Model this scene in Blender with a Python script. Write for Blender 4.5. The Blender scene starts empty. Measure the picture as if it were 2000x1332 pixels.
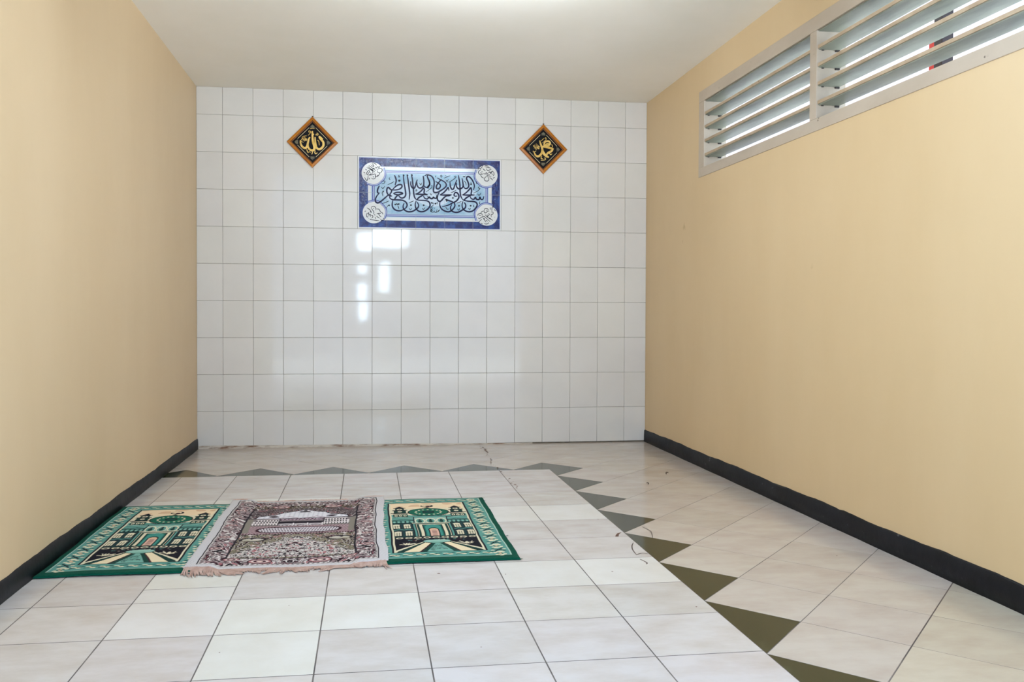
import bpy, math, random
import numpy as np
from mathutils import Vector

S = bpy.context.scene
C = S.collection
PI = math.pi

# ---------------------------------------------------------------- camera
F_PX, CX, CY = 1642.248, 937.759, 643.898
cd = bpy.data.cameras.new('camera')
cam = bpy.data.objects.new('camera', cd); C.objects.link(cam)
cam.location = (1.144264, -5.859176, 0.903573)
cam.rotation_mode = 'XYZ'
cam.rotation_euler = (1.554333, -0.002792, -0.132159)
cd.sensor_width = 36.0; cd.sensor_fit = 'HORIZONTAL'
cd.lens = F_PX * 36.0 / 2000.0
cd.shift_x = (1000 - CX) / 2000.0
cd.shift_y = (CY - 666) / 2000.0
cd.clip_start = 0.05
S.camera = cam

# ---------------------------------------------------------------- room measures
RW, RH, FRONT, OPEN, CEIL_END = 3.129, 2.437, -6.45, -4.60, -3.60          # width, height, open front end (y)
WIN_X = RW

# ---------------------------------------------------------------- world, sun, exposure
S.view_settings.view_transform = 'Standard'
S.view_settings.look = 'None'
S.view_settings.gamma = 1.0
S.view_settings.use_curve_mapping = False
S.view_settings.exposure = 0.53
w = bpy.data.worlds.new('overcast_sky'); S.world = w; w.use_nodes = True
nt = w.node_tree; nt.nodes.clear()
wo = nt.nodes.new('ShaderNodeOutputWorld'); bg = nt.nodes.new('ShaderNodeBackground')
bg.inputs[0].default_value = (0.62, 0.80, 1.0, 1); bg.inputs[1].default_value = 1.7
# glow added to the sky opposite the open end, to whiten the tile reflection
_tc = nt.nodes.new('ShaderNodeTexCoord'); _dp = nt.nodes.new('ShaderNodeVectorMath'); _dp.operation = 'DOT_PRODUCT'
_dp.inputs[1].default_value = Vector((0.02, -1.0, 0.09)).normalized()
_mr = nt.nodes.new('ShaderNodeMapRange'); _mr.interpolation_type = 'SMOOTHSTEP'
_mr.inputs['From Min'].default_value = math.cos(math.radians(16)); _mr.inputs['From Max'].default_value = math.cos(math.radians(6))
_mr.inputs['To Min'].default_value = 1.7; _mr.inputs['To Max'].default_value = 20.0
nt.links.new(_tc.outputs['Generated'], _dp.inputs[0]); nt.links.new(_dp.outputs['Value'], _mr.inputs['Value']); nt.links.new(_mr.outputs[0], bg.inputs[1])
nt.links.new(bg.outputs[0], wo.inputs[0])

def sun(name, rot, energy, col, angle):
    l = bpy.data.lights.new(name, 'SUN'); l.energy = energy; l.color = col; l.angle = math.radians(angle)
    o = bpy.data.objects.new(name, l); C.objects.link(o); o.rotation_euler = rot
    return o
sun('sun', (math.radians(-24), 0, 0), 13.0, (0.74, 0.85, 1.0), 4)

def portal(name, loc, rot, sx, sy):
    l = bpy.data.lights.new(name, 'AREA'); l.shape = 'RECTANGLE'; l.size = sx; l.size_y = sy
    l.cycles.is_portal = True
    o = bpy.data.objects.new(name, l); C.objects.link(o); o.location = loc; o.rotation_euler = rot
portal('front_opening_portal', (RW / 2, OPEN - 0.02, RH / 2), (math.radians(90), 0, 0), RW, RH)
portal('top_opening_portal', (RW / 2, (CEIL_END + OPEN) / 2, RH + 0.16), (0, 0, 0), RW, CEIL_END - OPEN)
portal('louvre_portal', (RW + 0.16, -2.9, 1.99), (0, math.radians(90), 0), 0.5, 3.9)
S.cycles.max_bounces = 10; S.cycles.diffuse_bounces = 7; S.cycles.glossy_bounces = 4
S.cycles.transparent_max_bounces = 8
S.cycles.use_denoising = True
S.cycles.sample_clamp_indirect = 6.0
S.cycles.caustics_reflective = True; S.cycles.caustics_refractive = False

# ================================================================ helpers
def lin(r, g, b):
    def f(c):
        c /= 255.0
        return c / 12.92 if c <= 0.04045 else ((c + 0.055) / 1.055) ** 2.4
    return (f(r), f(g), f(b), 1.0)

def mat(name, rgb, rough=0.6, spec=0.5, metal=0.0, alt=None, scale=6.0, stretch=(1, 1, 1), lo=0.35, hi=0.65,
        bump=0.0, bscale=40.0, attr=None, attr_mul=False, coat=0.0, detail=5.0, specks=None, sheen=0.0):
    m = bpy.data.materials.new(name); m.use_nodes = True
    N = m.node_tree.nodes; L = m.node_tree.links
    b = N['Principled BSDF']
    b.inputs['Base Color'].default_value = lin(*rgb)
    b.inputs['Roughness'].default_value = rough
    b.inputs['Specular IOR Level'].default_value = spec
    b.inputs['Metallic'].default_value = metal
    b.inputs['Coat Weight'].default_value = coat
    b.inputs['Sheen Weight'].default_value = sheen
    m.diffuse_color = lin(*rgb)
    tc = N.new('ShaderNodeTexCoord'); mp = N.new('ShaderNodeMapping')
    mp.inputs['Scale'].default_value = stretch
    L.new(tc.outputs['Object'], mp.inputs['Vector'])
    out = None
    if alt is not None:
        n = N.new('ShaderNodeTexNoise'); n.inputs['Scale'].default_value = scale; n.inputs['Detail'].default_value = detail
        n.inputs['Roughness'].default_value = 0.6
        L.new(mp.outputs[0], n.inputs['Vector'])
        r = N.new('ShaderNodeValToRGB')
        r.color_ramp.elements[0].position = lo; r.color_ramp.elements[0].color = lin(*rgb)
        r.color_ramp.elements[1].position = hi; r.color_ramp.elements[1].color = lin(*alt)
        L.new(n.outputs['Fac'], r.inputs['Fac']); out = r.outputs['Color']
    if specks is not None:
        srgb, sscale, thr = specks
        n2 = N.new('ShaderNodeTexNoise'); n2.inputs['Scale'].default_value = sscale; n2.inputs['Detail'].default_value = 6
        L.new(tc.outputs['Object'], n2.inputs['Vector'])
        r2 = N.new('ShaderNodeValToRGB'); r2.color_ramp.elements[0].position = thr; r2.color_ramp.elements[1].position = thr + 0.04
        L.new(n2.outputs['Fac'], r2.inputs['Fac'])
        mx = N.new('ShaderNodeMix'); mx.data_type = 'RGBA'
        L.new(r2.outputs['Color'], mx.inputs[0])
        if out: L.new(out, mx.inputs[6])
        else: mx.inputs[6].default_value = lin(*rgb)
        mx.inputs[7].default_value = lin(*srgb); out = mx.outputs[2]
    if attr:
        a = N.new('ShaderNodeAttribute'); a.attribute_name = attr
        if attr_mul:
            mx = N.new('ShaderNodeMix'); mx.data_type = 'RGBA'; mx.blend_type = 'MULTIPLY'; mx.inputs[0].default_value = 1
            if out: L.new(out, mx.inputs[6])
            else: mx.inputs[6].default_value = lin(*rgb)
            L.new(a.outputs['Color'], mx.inputs[7]); out = mx.outputs[2]
        else: out = a.outputs['Color']
    if out: L.new(out, b.inputs['Base Color'])
    if bump:
        n3 = N.new('ShaderNodeTexNoise'); n3.inputs['Scale'].default_value = bscale; n3.inputs['Detail'].default_value = 4
        L.new(mp.outputs[0], n3.inputs['Vector'])
        bp = N.new('ShaderNodeBump'); bp.inputs['Strength'].default_value = bump; bp.inputs['Distance'].default_value = 0.004
        L.new(n3.outputs['Fac'], bp.inputs['Height']); L.new(bp.outputs[0], b.inputs['Normal'])
    return m

class MB:
    """collects vertices and faces (with material slot and tint) and links them as one mesh"""
    def __init__(s): s.v = []; s.f = []; s.m = []; s.t = []; s.sm = []
    def verts(s, pts, tint=(1, 1, 1)):
        i = len(s.v); s.v += [tuple(p) for p in pts]; s.t += [tint] * len(pts); return i
    def face(s, idx, m=0, smooth=False): s.f.append(tuple(idx)); s.m.append(m); s.sm.append(smooth)
    def poly(s, pts, m=0, tint=(1, 1, 1)):
        i = s.verts(pts, tint); s.face(range(i, i + len(pts)), m)
    def box(s, a, b, m=0, tint=(1, 1, 1)):
        x0, y0, z0 = a; x1, y1, z1 = b
        i = s.verts([(x0, y0, z0), (x1, y0, z0), (x1, y1, z0), (x0, y1, z0), (x0, y0, z1), (x1, y0, z1), (x1, y1, z1), (x0, y1, z1)], tint)
        for q in ((0, 3, 2, 1), (4, 5, 6, 7), (0, 1, 5, 4), (1, 2, 6, 5), (2, 3, 7, 6), (3, 0, 4, 7)): s.face([i + k for k in q], m)
    def build(s, name, mats, parent=None, tint=False, bevel=0.0):
        me = bpy.data.meshes.new(name); me.from_pydata(s.v, [], s.f)
        for k in (mats if isinstance(mats, (list, tuple)) else [mats]): me.materials.append(k)
        me.polygons.foreach_set('material_index', s.m); me.polygons.foreach_set('use_smooth', s.sm)
        if tint:
            ca = me.color_attributes.new('tint', 'FLOAT_COLOR', 'POINT')
            ca.data.foreach_set('color', np.array([(a, b, c, 1.0) for a, b, c in s.t], 'f').ravel())
        me.update()
        o = bpy.data.objects.new(name, me); C.objects.link(o)
        if parent: o.parent = parent
        if bevel:
            bv = o.modifiers.new('bevel', 'BEVEL'); bv.width = bevel; bv.segments = 2; bv.limit_method = 'ANGLE'
        return o

def tag(o, label, cat, group=None, kind=None):
    o['label'] = label
    if cat: o['category'] = cat
    if group: o['group'] = group
    if kind: o['kind'] = kind
    return o
def struct(o, label=None):
    o['kind'] = 'structure'
    if label: o['label'] = label
    return o
def empty(name, loc):
    e = bpy.data.objects.new(name, None); C.objects.link(e); e.location = loc; e.empty_display_size = 0.1
    return e

def clip(poly, n, d):
    """keep the part of a 2-D convex polygon where n.p <= d"""
    out = []
    for i in range(len(poly)):
        a, b = poly[i], poly[(i + 1) % len(poly)]
        da, db = n[0] * a[0] + n[1] * a[1] - d, n[0] * b[0] + n[1] * b[1] - d
        if da <= 0: out.append(a)
        if (da < 0 < db) or (db < 0 < da):
            t = da / (da - db); out.append((a[0] + t * (b[0] - a[0]), a[1] + t * (b[1] - a[1])))
    return out
def clip_rect(poly, x0, x1, y0, y1):
    for n, d in (((-1, 0), -x0), ((1, 0), x1), ((0, -1), -y0), ((0, 1), y1)):
        poly = clip(poly, n, d)
        if len(poly) < 3: return []
    return poly
def area(p): return 0.5 * sum(p[i][0] * p[(i + 1) % len(p)][1] - p[(i + 1) % len(p)][0] * p[i][1] for i in range(len(p)))
def inset(poly, g):
    if area(poly) < 0: poly = poly[::-1]
    out = list(poly)
    for i in range(len(poly)):
        a, b = poly[i], poly[(i + 1) % len(poly)]
        dx, dy = b[0] - a[0], b[1] - a[1]; l = math.hypot(dx, dy)
        if l < 1e-6: continue
        n = (dy / l, -dx / l)
        out = clip(out, n, n[0] * a[0] + n[1] * a[1] - g)
        if len(out) < 3: return []
    return out
def tile(mb, poly, gap, put, depth=0.003, bev=0.0012, m=0, tint=(1, 1, 1), rnd=None, tilt=0.0):
    """a glazed tile: flat face, rounded arris, sides down into the joint"""
    p0 = inset(poly, gap)
    if len(p0) < 3 or abs(area(p0)) < 2e-5: return
    p1 = inset(p0, bev * 0.4); p2 = inset(p0, bev)
    if not (len(p0) == len(p1) == len(p2)):
        mb.poly([put(x, y, 0) for x, y in p0], m, tint); return
    cx = sum(p[0] for p in p0) / len(p0); cy = sum(p[1] for p in p0) / len(p0)
    ax, ay = (rnd.gauss(0, tilt), rnd.gauss(0, tilt)) if rnd else (0, 0)
    rings = []
    for p, h in ((p0, -depth), (p0, -bev), (p1, -bev * 0.3), (p2, 0.0)):
        rings.append(mb.verts([put(x, y, h + (ax * (x - cx) + ay * (y - cy) if h > -depth else 0)) for x, y in p], tint))
    n = len(p0)
    for a, b in zip(rings[:-1], rings[1:]):
        for i in range(n): mb.face([a + i, a + (i + 1) % n, b + (i + 1) % n, b + i], m, True)
    i = mb.verts([mb.v[rings[-1] + k] for k in range(n)], tint)
    mb.face(range(i, i + n), m)

# ================================================================ materials
M_wall_tile = mat('wall_tile_glaze', (218, 216, 211), 0.05, 0.45, alt=(213, 211, 206), scale=2.2, attr='tint', attr_mul=True, bump=0.02, bscale=9)
M_wall_grout = mat('wall_grout', (124, 116, 100), 0.9, alt=(90, 82, 70), scale=14)
M_paint = mat('tan_wall_paint', (214, 190, 153), 0.5, 0.35, alt=(209, 184, 146), scale=1.6, stretch=(1, 1, 0.35), bump=0.08, bscale=26,
              specks=((196, 168, 126), 3.2, 0.74))
M_paint_warm_lit = mat('tan_wall_paint_warm_lit', (213, 187, 146), 0.5, 0.35, alt=(208, 181, 139), scale=1.6, stretch=(1, 1, 0.35), bump=0.08, bscale=26, specks=((190, 162, 120), 3.2, 0.74))  # same tan paint, warm light on the right wall mixed into its colour
M_ceil = mat('ceiling_paint', (243, 240, 232), 0.75, 0.3, alt=(238, 235, 225), scale=1.1, lo=0.4, hi=0.62, bump=0.06, bscale=18)
M_floor_tile = mat('floor_tile_marbled', (196, 187, 178), 0.16, 0.5, alt=(182, 168, 158), scale=7, stretch=(0.7, 1.3, 1), attr='tint', attr_mul=True, lo=0.40, hi=0.78, detail=10)
M_floor_cream = mat('floor_tile_cream', (218, 216, 211), 0.16, 0.5, alt=(211, 207, 199), scale=5, attr='tint', attr_mul=True)
M_floor_field = mat('floor_tile_field', (203, 198, 195), 0.16, 0.5, alt=(186, 175, 165), scale=7, stretch=(0.7, 1.3, 1), attr='tint', attr_mul=True, lo=0.40, hi=0.78, detail=10)
M_floor_green = mat('floor_tile_green', (38, 44, 24), 0.1, 0.5, alt=(74, 82, 58), scale=16, lo=0.56, hi=0.80, attr='tint', attr_mul=True, detail=8)
M_floor_grout = mat('floor_grout', (116, 108, 104), 0.9, alt=(78, 72, 70), scale=5)
M_dirt = mat('brown_dirt', (96, 70, 58), 0.9)
M_crack = mat('crack', (96, 82, 76), 0.9)
M_black = mat('black_skirting_paint', (9, 10, 14), 0.5, 0.22, alt=(19, 20, 26), scale=9, bump=0.25, bscale=35, specks=((80, 80, 84), 30, 0.70))
M_strip = mat('stained_tile_strip', (205, 196, 182), 0.5, alt=(120, 88, 66), scale=9, stretch=(1, 1, 5), lo=0.45, hi=0.66)

# ================================================================ floor
rnd = random.Random(7)
def floor_put(zt): return lambda x, y, h: (x, y, zt + h)
EDGE_X, EDGE_Y, FT = 2.205, -1.012, 0.2982
fl = MB()
fl.box((-0.15, FRONT, -0.12), (RW + 0.15, 0.15, -0.0016), 3)
# diagonal tiles with a saw-tooth of green halves along the central field
U = 0.2114; OX, OY = 2.205, -1.2005
for a in range(-12, 6):
    for b in range(-27, 8):
        if (a + b) % 2 == 0: continue
        cx, cy = OX + a * U, OY + b * U
        if cx < EDGE_X - 0.02 and cy < -1.0 - 0.03: continue
        green = (a == 0 and b <= 1) or (b == 1 and a <= 0)
        p = clip_rect([(cx - U, cy), (cx, cy - U), (cx + U, cy), (cx, cy + U)], 0.0, RW, FRONT, 0.0)
        if len(p) < 3: continue
        g = rnd.uniform(0.95, 1.03); warm = 0.92 if (cx - cy > 6.36 and not green) else 1.0
        tile(fl, p, 0.0013, floor_put(-0.0012), bev=0.0005, m=(2 if green else 0), tint=(g, g * rnd.uniform(0.985, 1.0), g * rnd.uniform(0.965, 1.0) * warm), rnd=rnd, tilt=0.00022)
fl.poly([(3.118, -3.2500, -.00085), (3.118, -3.2448, -.0008), (2.4175, -3.9453, -.0008), (2.4145, -3.9475, -.0008)], 5)
# central field of square tiles lying a hair higher
fl.box((0.0, FRONT, -0.0038), (EDGE_X, EDGE_Y, -0.0003), 3)
cols = [1.3065 + FT * c for c in range(-5, 3)] + [EDGE_X]; cols[0] = 0.0
rows = [EDGE_Y] + [-3.1243 + FT * k for k in range(6, -12, -1)]
cream = {(2, 7), (3, 7), (4, 7), (3, 8), (2, 6), (6, 6), (7, 6), (6, 3), (7, 3), (1, 2), (2, 2), (3, 2)}
for j in range(len(rows) - 1):
    for i in range(len(cols) - 1):
        x0, x1, y1, y0 = cols[i], cols[i + 1], rows[j], rows[j + 1]
        cm = 1 if (i, j) in cream else 6
        cells = [(x0, x1, y0, y1)]
        if (i, j) == (2, 6): cells = [(x0, x1, y0, -2.990), (x0, x1, -2.990, y1)]
        for q in cells:
            g = rnd.uniform(0.96, 1.03)
            tile(fl, [(q[0], q[2]), (q[1], q[2]), (q[1], q[3]), (q[0], q[3])], 0.0018, floor_put(0.0), bev=0.0005, m=cm,
                 tint=(g, g * rnd.uniform(0.985, 1.005), g * rnd.uniform(0.975, 1.015)), rnd=rnd, tilt=0.00022)

def ribbon(pts, wid, n=8, closed=False, taper=0.35):
    """variable-width band along a smooth curve; returns a list of 2-D (left, right) pairs"""
    P = [np.array(p, float) for p in pts]
    if len(P) == 1: P = [P[0] - (wid * .3, 0), P[0] + (wid * .3, 0)]
    E_ = [2 * P[0] - P[1]] + P + [2 * P[-1] - P[-2]]
    q = []
    for i in range(1, len(E_) - 2):
        p0, p1, p2, p3 = E_[i - 1:i + 3]
        for k in range(n):
            t = k / n
            q.append(0.5 * (2 * p1 + (p2 - p0) * t + (2 * p0 - 5 * p1 + 4 * p2 - p3) * t * t + (3 * p1 - p0 - 3 * p2 + p3) * t ** 3))
    q.append(P[-1]); out = []
    m = len(q) - 1
    for i, c in enumerate(q):
        d = q[min(i + 1, m)] - q[max(i - 1, 0)]; l = np.hypot(*d) or 1
        nn = np.array((-d[1], d[0])) / l
        ww = wid * 0.5 * (taper + (1 - taper) * math.sin(PI * min(max(i / m, 0.02), 0.98)) ** 0.4)
        out.append((c + nn * ww, c - nn * ww))
    return out
def lay(mb, rib, put, m=0, tint=(1, 1, 1)):
    i = mb.verts([put(*p) for ab in rib for p in ab], tint)
    for k in range(len(rib) - 1): mb.face([i + 2 * k, i + 2 * k + 1, i + 2 * k + 3, i + 2 * k + 2], m)
zc = lambda x, y: (x, y, 0.0003)
fl.poly([zc(2.148, -2.53), zc(2.162, -2.53), zc(2.175, -2.495), zc(2.197, -2.463), zc(2.172, -2.480), zc(2.158, -2.505)], 4)
for wd, L_ in ((0.004, [(2.309, -2.388), (2.322, -2.447), (2.317, -2.489), (2.295, -2.563)]),
               (0.005, [(2.193, -2.628), (2.173, -2.673), (2.159, -2.726), (2.152, -2.791)]),
               (0.006, [(2.147, -2.85), (2.157, -2.896), (2.150, -2.915)]),
               (0.007, [(2.150, -2.795), (2.18, -2.776), (2.199, -2.790)]),
               (0.003, [(0.43, -1.90), (0.44, -1.92)])):
    lay(fl, ribbon(L_, wd), zc, 5)
r2 = random.Random(3)
for k in range(34):      # brown smears running from the back wall across the joint
    t = k / 33; y = -0.10 - 1.42 * t; x = 1.912 + 0.012 * math.sin(9 * t) + r2.gauss(0, 0.008)
    if 0.30 < t < 0.36 or 0.67 < t < 0.80: continue
    s = r2.uniform(0.003, 0.009)
    fl.poly([zc(x + s * math.cos(q) * r2.uniform(.5, 1.3), y + 1.8 * s * math.sin(q) * r2.uniform(.5, 1.3)) for q in np.linspace(0, 2 * PI, 8)[:-1]], 4)
for x, y, s in ((2.158, -2.233, .006), (2.001, -2.984, .005), (2.157, -3.368, .004), (0.9, -3.2, .003), (1.39, -2.93, .007), (1.62, -2.97, .004), (0.75, -3.55, .003), (1.45, -3.6, .003), (2.9, -2.9, .004), (2.55, -2.62, .003)):
    fl.poly([zc(x + s * math.cos(q) * r2.uniform(.5, 1), y + s * math.sin(q) * r2.uniform(.5, 1)) for q in np.linspace(0, 2 * PI, 8)[:-1]], 4)
floor = struct(fl.build('floor', [M_floor_tile, M_floor_cream, M_floor_green, M_floor_grout, M_dirt, M_crack, M_floor_field], tint=True))

# ================================================================ back wall
bw = MB()
bw.box((-0.15, 0.0045, -0.12), (RW + 0.15, 0.18, RH + 0.15), 1)
rnd = random.Random(21)
X0, Z0 = 0.1705, 0.2518
xs = [0.0] + [X0 + 0.2 * i for i in range(15)] + [RW]
zs = [0.006] + [Z0 + 0.25 * j for j in range(9)] + [RH]
wall_put = lambda x, z, h: (x, -h, z)
def wtile(x0, x1, z0, z1):
    g = rnd.uniform(0.975, 1.015)
    tile(bw, [(x0, z0), (x1, z0), (x1, z1), (x0, z1)], 0.0008, wall_put, depth=0.0045, bev=0.0014, m=0,
         tint=(g, g * rnd.uniform(0.99, 1.0), g * rnd.uniform(0.975, 1.0)), rnd=rnd, tilt=0.0016)
MX0, MX1, MZ0, MZ1 = X0 + 0.9, X0 + 1.9, Z0 + 1.25, Z0 + 1.75
for j in range(len(zs) - 1):
    for i in range(len(xs) - 1):
        x0, x1, z0, z1 = xs[i], xs[i + 1], zs[j], zs[j + 1]
        if MZ0 - 0.01 < z0 < MZ1 - 0.01 and x1 > MX0 + 0.01 and x0 < MX1 - 0.01:
            if x0 < MX0: wtile(x0, MX0, z0, z1)
            elif x1 > MX1: wtile(MX1, x1, z0, z1)
            continue
        wtile(x0, x1, z0, z1)
struct(bw.build('wall_back', [M_wall_tile, M_wall_grout], tint=True))
# thin stained strip under the lowest row, thick at the left, gone at the right
st = MB(); n = 60; rs = random.Random(5)
for k in range(n):
    xa, xb = 2.3 * k / n, 2.3 * (k + 1) / n
    ha, hb = 0.019 * (1 - xa / 2.5) + 0.003, 0.019 * (1 - xb / 2.5) + 0.003
    d = 0.004 + rs.uniform(-.0006, .0006)
    i = st.verts([(xa, -d, -.001), (xb, -d, -.001), (xb, -d, hb), (xa, -d, ha), (xa, 0, ha), (xb, 0, hb)])
    st.face([i, i + 1, i + 2, i + 3]); st.face([i + 3, i + 2, i + 5, i + 4])
struct(st.build('baseboard_back', M_strip))

# ================================================================ side walls, ceiling
lw = MB(); lw.box((-0.15, OPEN, -0.12), (0.0, 0.0045, RH + 0.15))
struct(lw.build('wall_left', M_paint))
WY0, WY1 = -0.970, -4.86                       # far and near end of the louvre window
def wdrop(y): return 0.0065 * (y + 1.0)        # the frame runs a little out of level
WZ0, WZ1 = 1.742, 2.257
rw = MB(); T = 0.14
def prism(mb, ya, yb, zl, zh, x0=RW, x1=RW + T, m=0):
    """box running along y whose lower and upper edges may slope: zl, zh are functions of y"""
    i = mb.verts([(x0, ya, zl(ya)), (x1, ya, zl(ya)), (x1, yb, zl(yb)), (x0, yb, zl(yb)), (x0, ya, zh(ya)), (x1, ya, zh(ya)), (x1, yb, zh(yb)), (x0, yb, zh(yb))])
    for q in ((0, 3, 2, 1), (4, 5, 6, 7), (0, 1, 5, 4), (1, 2, 6, 5), (2, 3, 7, 6), (3, 0, 4, 7)): mb.face([i + k for k in q][::-1], m)
cst = lambda v: (lambda y: v)
prism(rw, 0.0045, WY0, cst(-.12), cst(RH + .15)); prism(rw, WY1, -5.0, cst(-.12), cst(RH + .15))
prism(rw, WY0, WY1, cst(-.12), lambda y: WZ0 + wdrop(y)); prism(rw, WY0, WY1, lambda y: WZ1 + wdrop(y), cst(RH + .15))
struct(rw.build('wall_right', M_paint_warm_lit))
ce = MB(); ce.box((-0.15, CEIL_END, RH), (RW + 0.15, 0.0045, RH + 0.15))
struct(ce.build('ceiling', M_ceil))

# black painted skirtings with a hand-brushed top edge
def skirting(name, side, y0, y1, h, seed):
    mb = MB(); r = random.Random(seed); n = 150
    xw = 0.0 if side < 0 else RW; d = -side * 0.009
    ph = [r.uniform(0, 6) for _ in range(4)]
    prof = []
    for k in range(n + 1):
        y = y0 + (y1 - y0) * k / n
        w_ = 0.0022 * math.sin(7 * y + ph[0]) + 0.0014 * math.sin(23 * y + ph[1]) + r.gauss(0, 0.0007)
        e = 0.0010 * math.sin(15 * y + ph[2]) + r.gauss(0, 0.0003)
        prof.append([(xw, y, -0.003), (xw + d * 1.05 + e * -side, y, -0.003), (xw + d + e * -side, y, h * 0.5), (xw + d * 0.8 + e * -side, y, h - 0.004 + w_), (xw + d * 0.25, y, h + w_), (xw, y, h + w_ + .0005)])
    ids = [mb.verts(p) for p in prof]
    for a, b in zip(ids[:-1], ids[1:]):
        for i in range(5): mb.face([a + i, b + i, b + i + 1, a + i + 1], 0, True)
    return struct(mb.build(name, M_black))
skirting('baseboard_left', -1, -0.002, OPEN, 0.070, 1)
skirting('baseboard_right', 1, -0.002, -5.0, 0.086, 2)

# ================================================================ louvre window in the right wall
M_frame = mat('window_frame_paint', (190, 176, 158), 0.55, 0.3, alt=(178, 163, 144), scale=5, stretch=(1, .4, 1), lo=.4, hi=.7, bump=0.1, bscale=40, specks=((92, 78, 66), 22, 0.72))
M_bar = mat('louvre_bar_paint', (188, 168, 142), 0.6, 0.2, alt=(170, 148, 122), scale=8, specks=((88, 68, 54), 28, 0.70))
def glass_mat():
    m = mat('dusty_louvre_glass', (160, 162, 146), 0.45, 0.2, alt=(120, 124, 112), scale=5, stretch=(3, .7, 1), lo=.4, hi=.75)
    N = m.node_tree.nodes; L = m.node_tree.links; b = N['Principled BSDF']; out = N['Material Output']
    tl = N.new('ShaderNodeBsdfTranslucent'); tl.inputs[0].default_value = lin(180, 186, 170)
    tr = N.new('ShaderNodeBsdfTransparent'); tr.inputs[0].default_value = (0.9, 0.95, 0.93, 1)
    m1 = N.new('ShaderNodeMixShader'); m1.inputs[0].default_value = 0.16
    m2 = N.new('ShaderNodeMixShader'); m2.inputs[0].default_value = 0.12
    L.new(b.outputs[0], m1.inputs[1]); L.new(tl.outputs[0], m1.inputs[2])
    L.new(m1.outputs[0], m2.inputs[1]); L.new(tr.outputs[0], m2.inputs[2]); L.new(m2.outputs[0], out.inputs['Surface'])
    return m
M_glass = glass_mat()
win = empty('window_1', (0, 0, 0)); struct(win, 'long high louvre window in white frame with dusty glass blades')
fr = MB(); P_ = 0.004                                   # frame stands 4 mm proud of the plaster
xa, xb = RW - P_, RW + T - 0.003
lo_o = lambda y: WZ0 + wdrop(y); lo_i = lambda y: 1.797 + wdrop(y)
hi_i = lambda y: 2.191 + wdrop(y); hi_o = lambda y: WZ1 + wdrop(y)
prism(fr, WY0, WY1, lo_o, lo_i, xa, xb); prism(fr, WY0, WY1, hi_i, hi_o, xa, xb)
posts = [(WY0, -1.050), (-2.262, -2.320), (-3.548, -3.606), (-4.790, WY1)]
for a, b in posts: prism(fr, a, b, lo_i, hi_i, xa, xb)
struct(fr.build('window_frame', M_frame, win, bevel=0.002))
for k in range(3):
    ya, yb = posts[k][1], posts[k + 1][0]
    for zc_ in (2.116, 2.036, 1.953, 1.869):
        mb = MB(); prism(mb, ya, yb, lambda y: zc_ - .0075 + wdrop(y), lambda y: zc_ + .0075 + wdrop(y), RW + 0.002, RW + 0.016)
        struct(mb.build('louvre_bar', M_bar, win, bevel=0.001))
    for zg in (2.187, 2.106, 2.026, 1.943, 1.859):
        mb = MB(); prism(mb, ya - .001, yb + .001, lambda y: zg - .0025 + wdrop(y), lambda y: zg + .0025 + wdrop(y), RW + 0.006, RW + 0.104)
        struct(mb.build('louvre_blade', M_glass, win))
    hb = MB()                                           # little dark blade holders on the jamb
    for zg in (2.106, 2.026, 1.943, 1.859):
        yy = ya
        hb.box((RW + 0.020, yy - .004, zg - .006 + wdrop(yy)), (RW + 0.030, yy, zg - .0026 + wdrop(yy)))
        hb.box((RW + 0.084, yy - .006, zg - .010 + wdrop(yy)), (RW + 0.104, yy, zg - .0026 + wdrop(yy)))
    struct(hb.build('blade_holder', mat('rusty_holder', (52, 46, 44), 0.8) if k == 0 else bpy.data.materials['rusty_holder'], win))

# ================================================================ tile mural with blue border
M_glz_white = mat('mural_white_glaze', (216, 217, 214), 0.14, 0.22)
M_glz_blue = mat('mural_cobalt_glaze', (8, 18, 84), 0.14, 0.3, alt=(44, 84, 158), scale=20, lo=.44, hi=.80, bump=0.5, bscale=60, detail=7)
M_glz_line = mat('mural_line_glaze', (62, 74, 146), 0.14, 0.22)
M_glz_pale = mat('mural_pale_glaze', (184, 204, 212), 0.14, 0.22)
M_glz_field = mat('mural_sky_glaze', (180, 203, 218), 0.12, 0.25, alt=(132, 172, 198), scale=7, lo=.38, hi=.62, bump=0.1, bscale=30)
M_ink = mat('mural_ink', (8, 10, 30), 0.3, 0.12)
M_ink_edge = mat('mural_ink_edge', (70, 74, 140), 0.25, 0.2)
M_joint = mat('mural_joint', (150, 158, 168), 0.7)
QC = [np.array(p, float) for p in ((56.4, 27.2), (1928.0, 78.8), (1925.0, 1006.6), (56.0, 976.1))]   # sheet corners of the drawing units
def sheet(x, y):
    """drawing unit -> (u, v) on the 1.0 x 0.5 m panel, v up"""
    u, v = 0.5, 0.5
    for _ in range(6):
        p = (1 - u) * (1 - v) * QC[0] + u * (1 - v) * QC[1] + u * v * QC[2] + (1 - u) * v * QC[3]
        du = (1 - v) * (QC[1] - QC[0]) + v * (QC[2] - QC[3]); dv = (1 - u) * (QC[3] - QC[0]) + u * (QC[2] - QC[1])
        s = np.linalg.solve(np.array([du, dv]).T, np.array([x, y]) - p); u += s[0]; v += s[1]
    return u * 1.0, 0.5 - v * 0.5
MUR = empty('calligraphy_mural', (MX0, 0.0, MZ0))
tag(MUR, 'blue and white glazed tile mural with Arabic calligraphy set in the white tiled wall', 'mural')
def mput(d): return lambda u, v: (u, -d, v)
pm = MB(); rnd = random.Random(4)
for i in range(5):
    for j in range(2):
        x0, z0 = 0.2 * i, 0.25 * j
        tile(pm, [(x0, z0), (x0 + .2, z0), (x0 + .2, z0 + .25), (x0, z0 + .25)], 0.0007, lambda x, z, h: (x, -0.0006 - h, z), depth=0.0045, bev=0.001, m=0)
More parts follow.
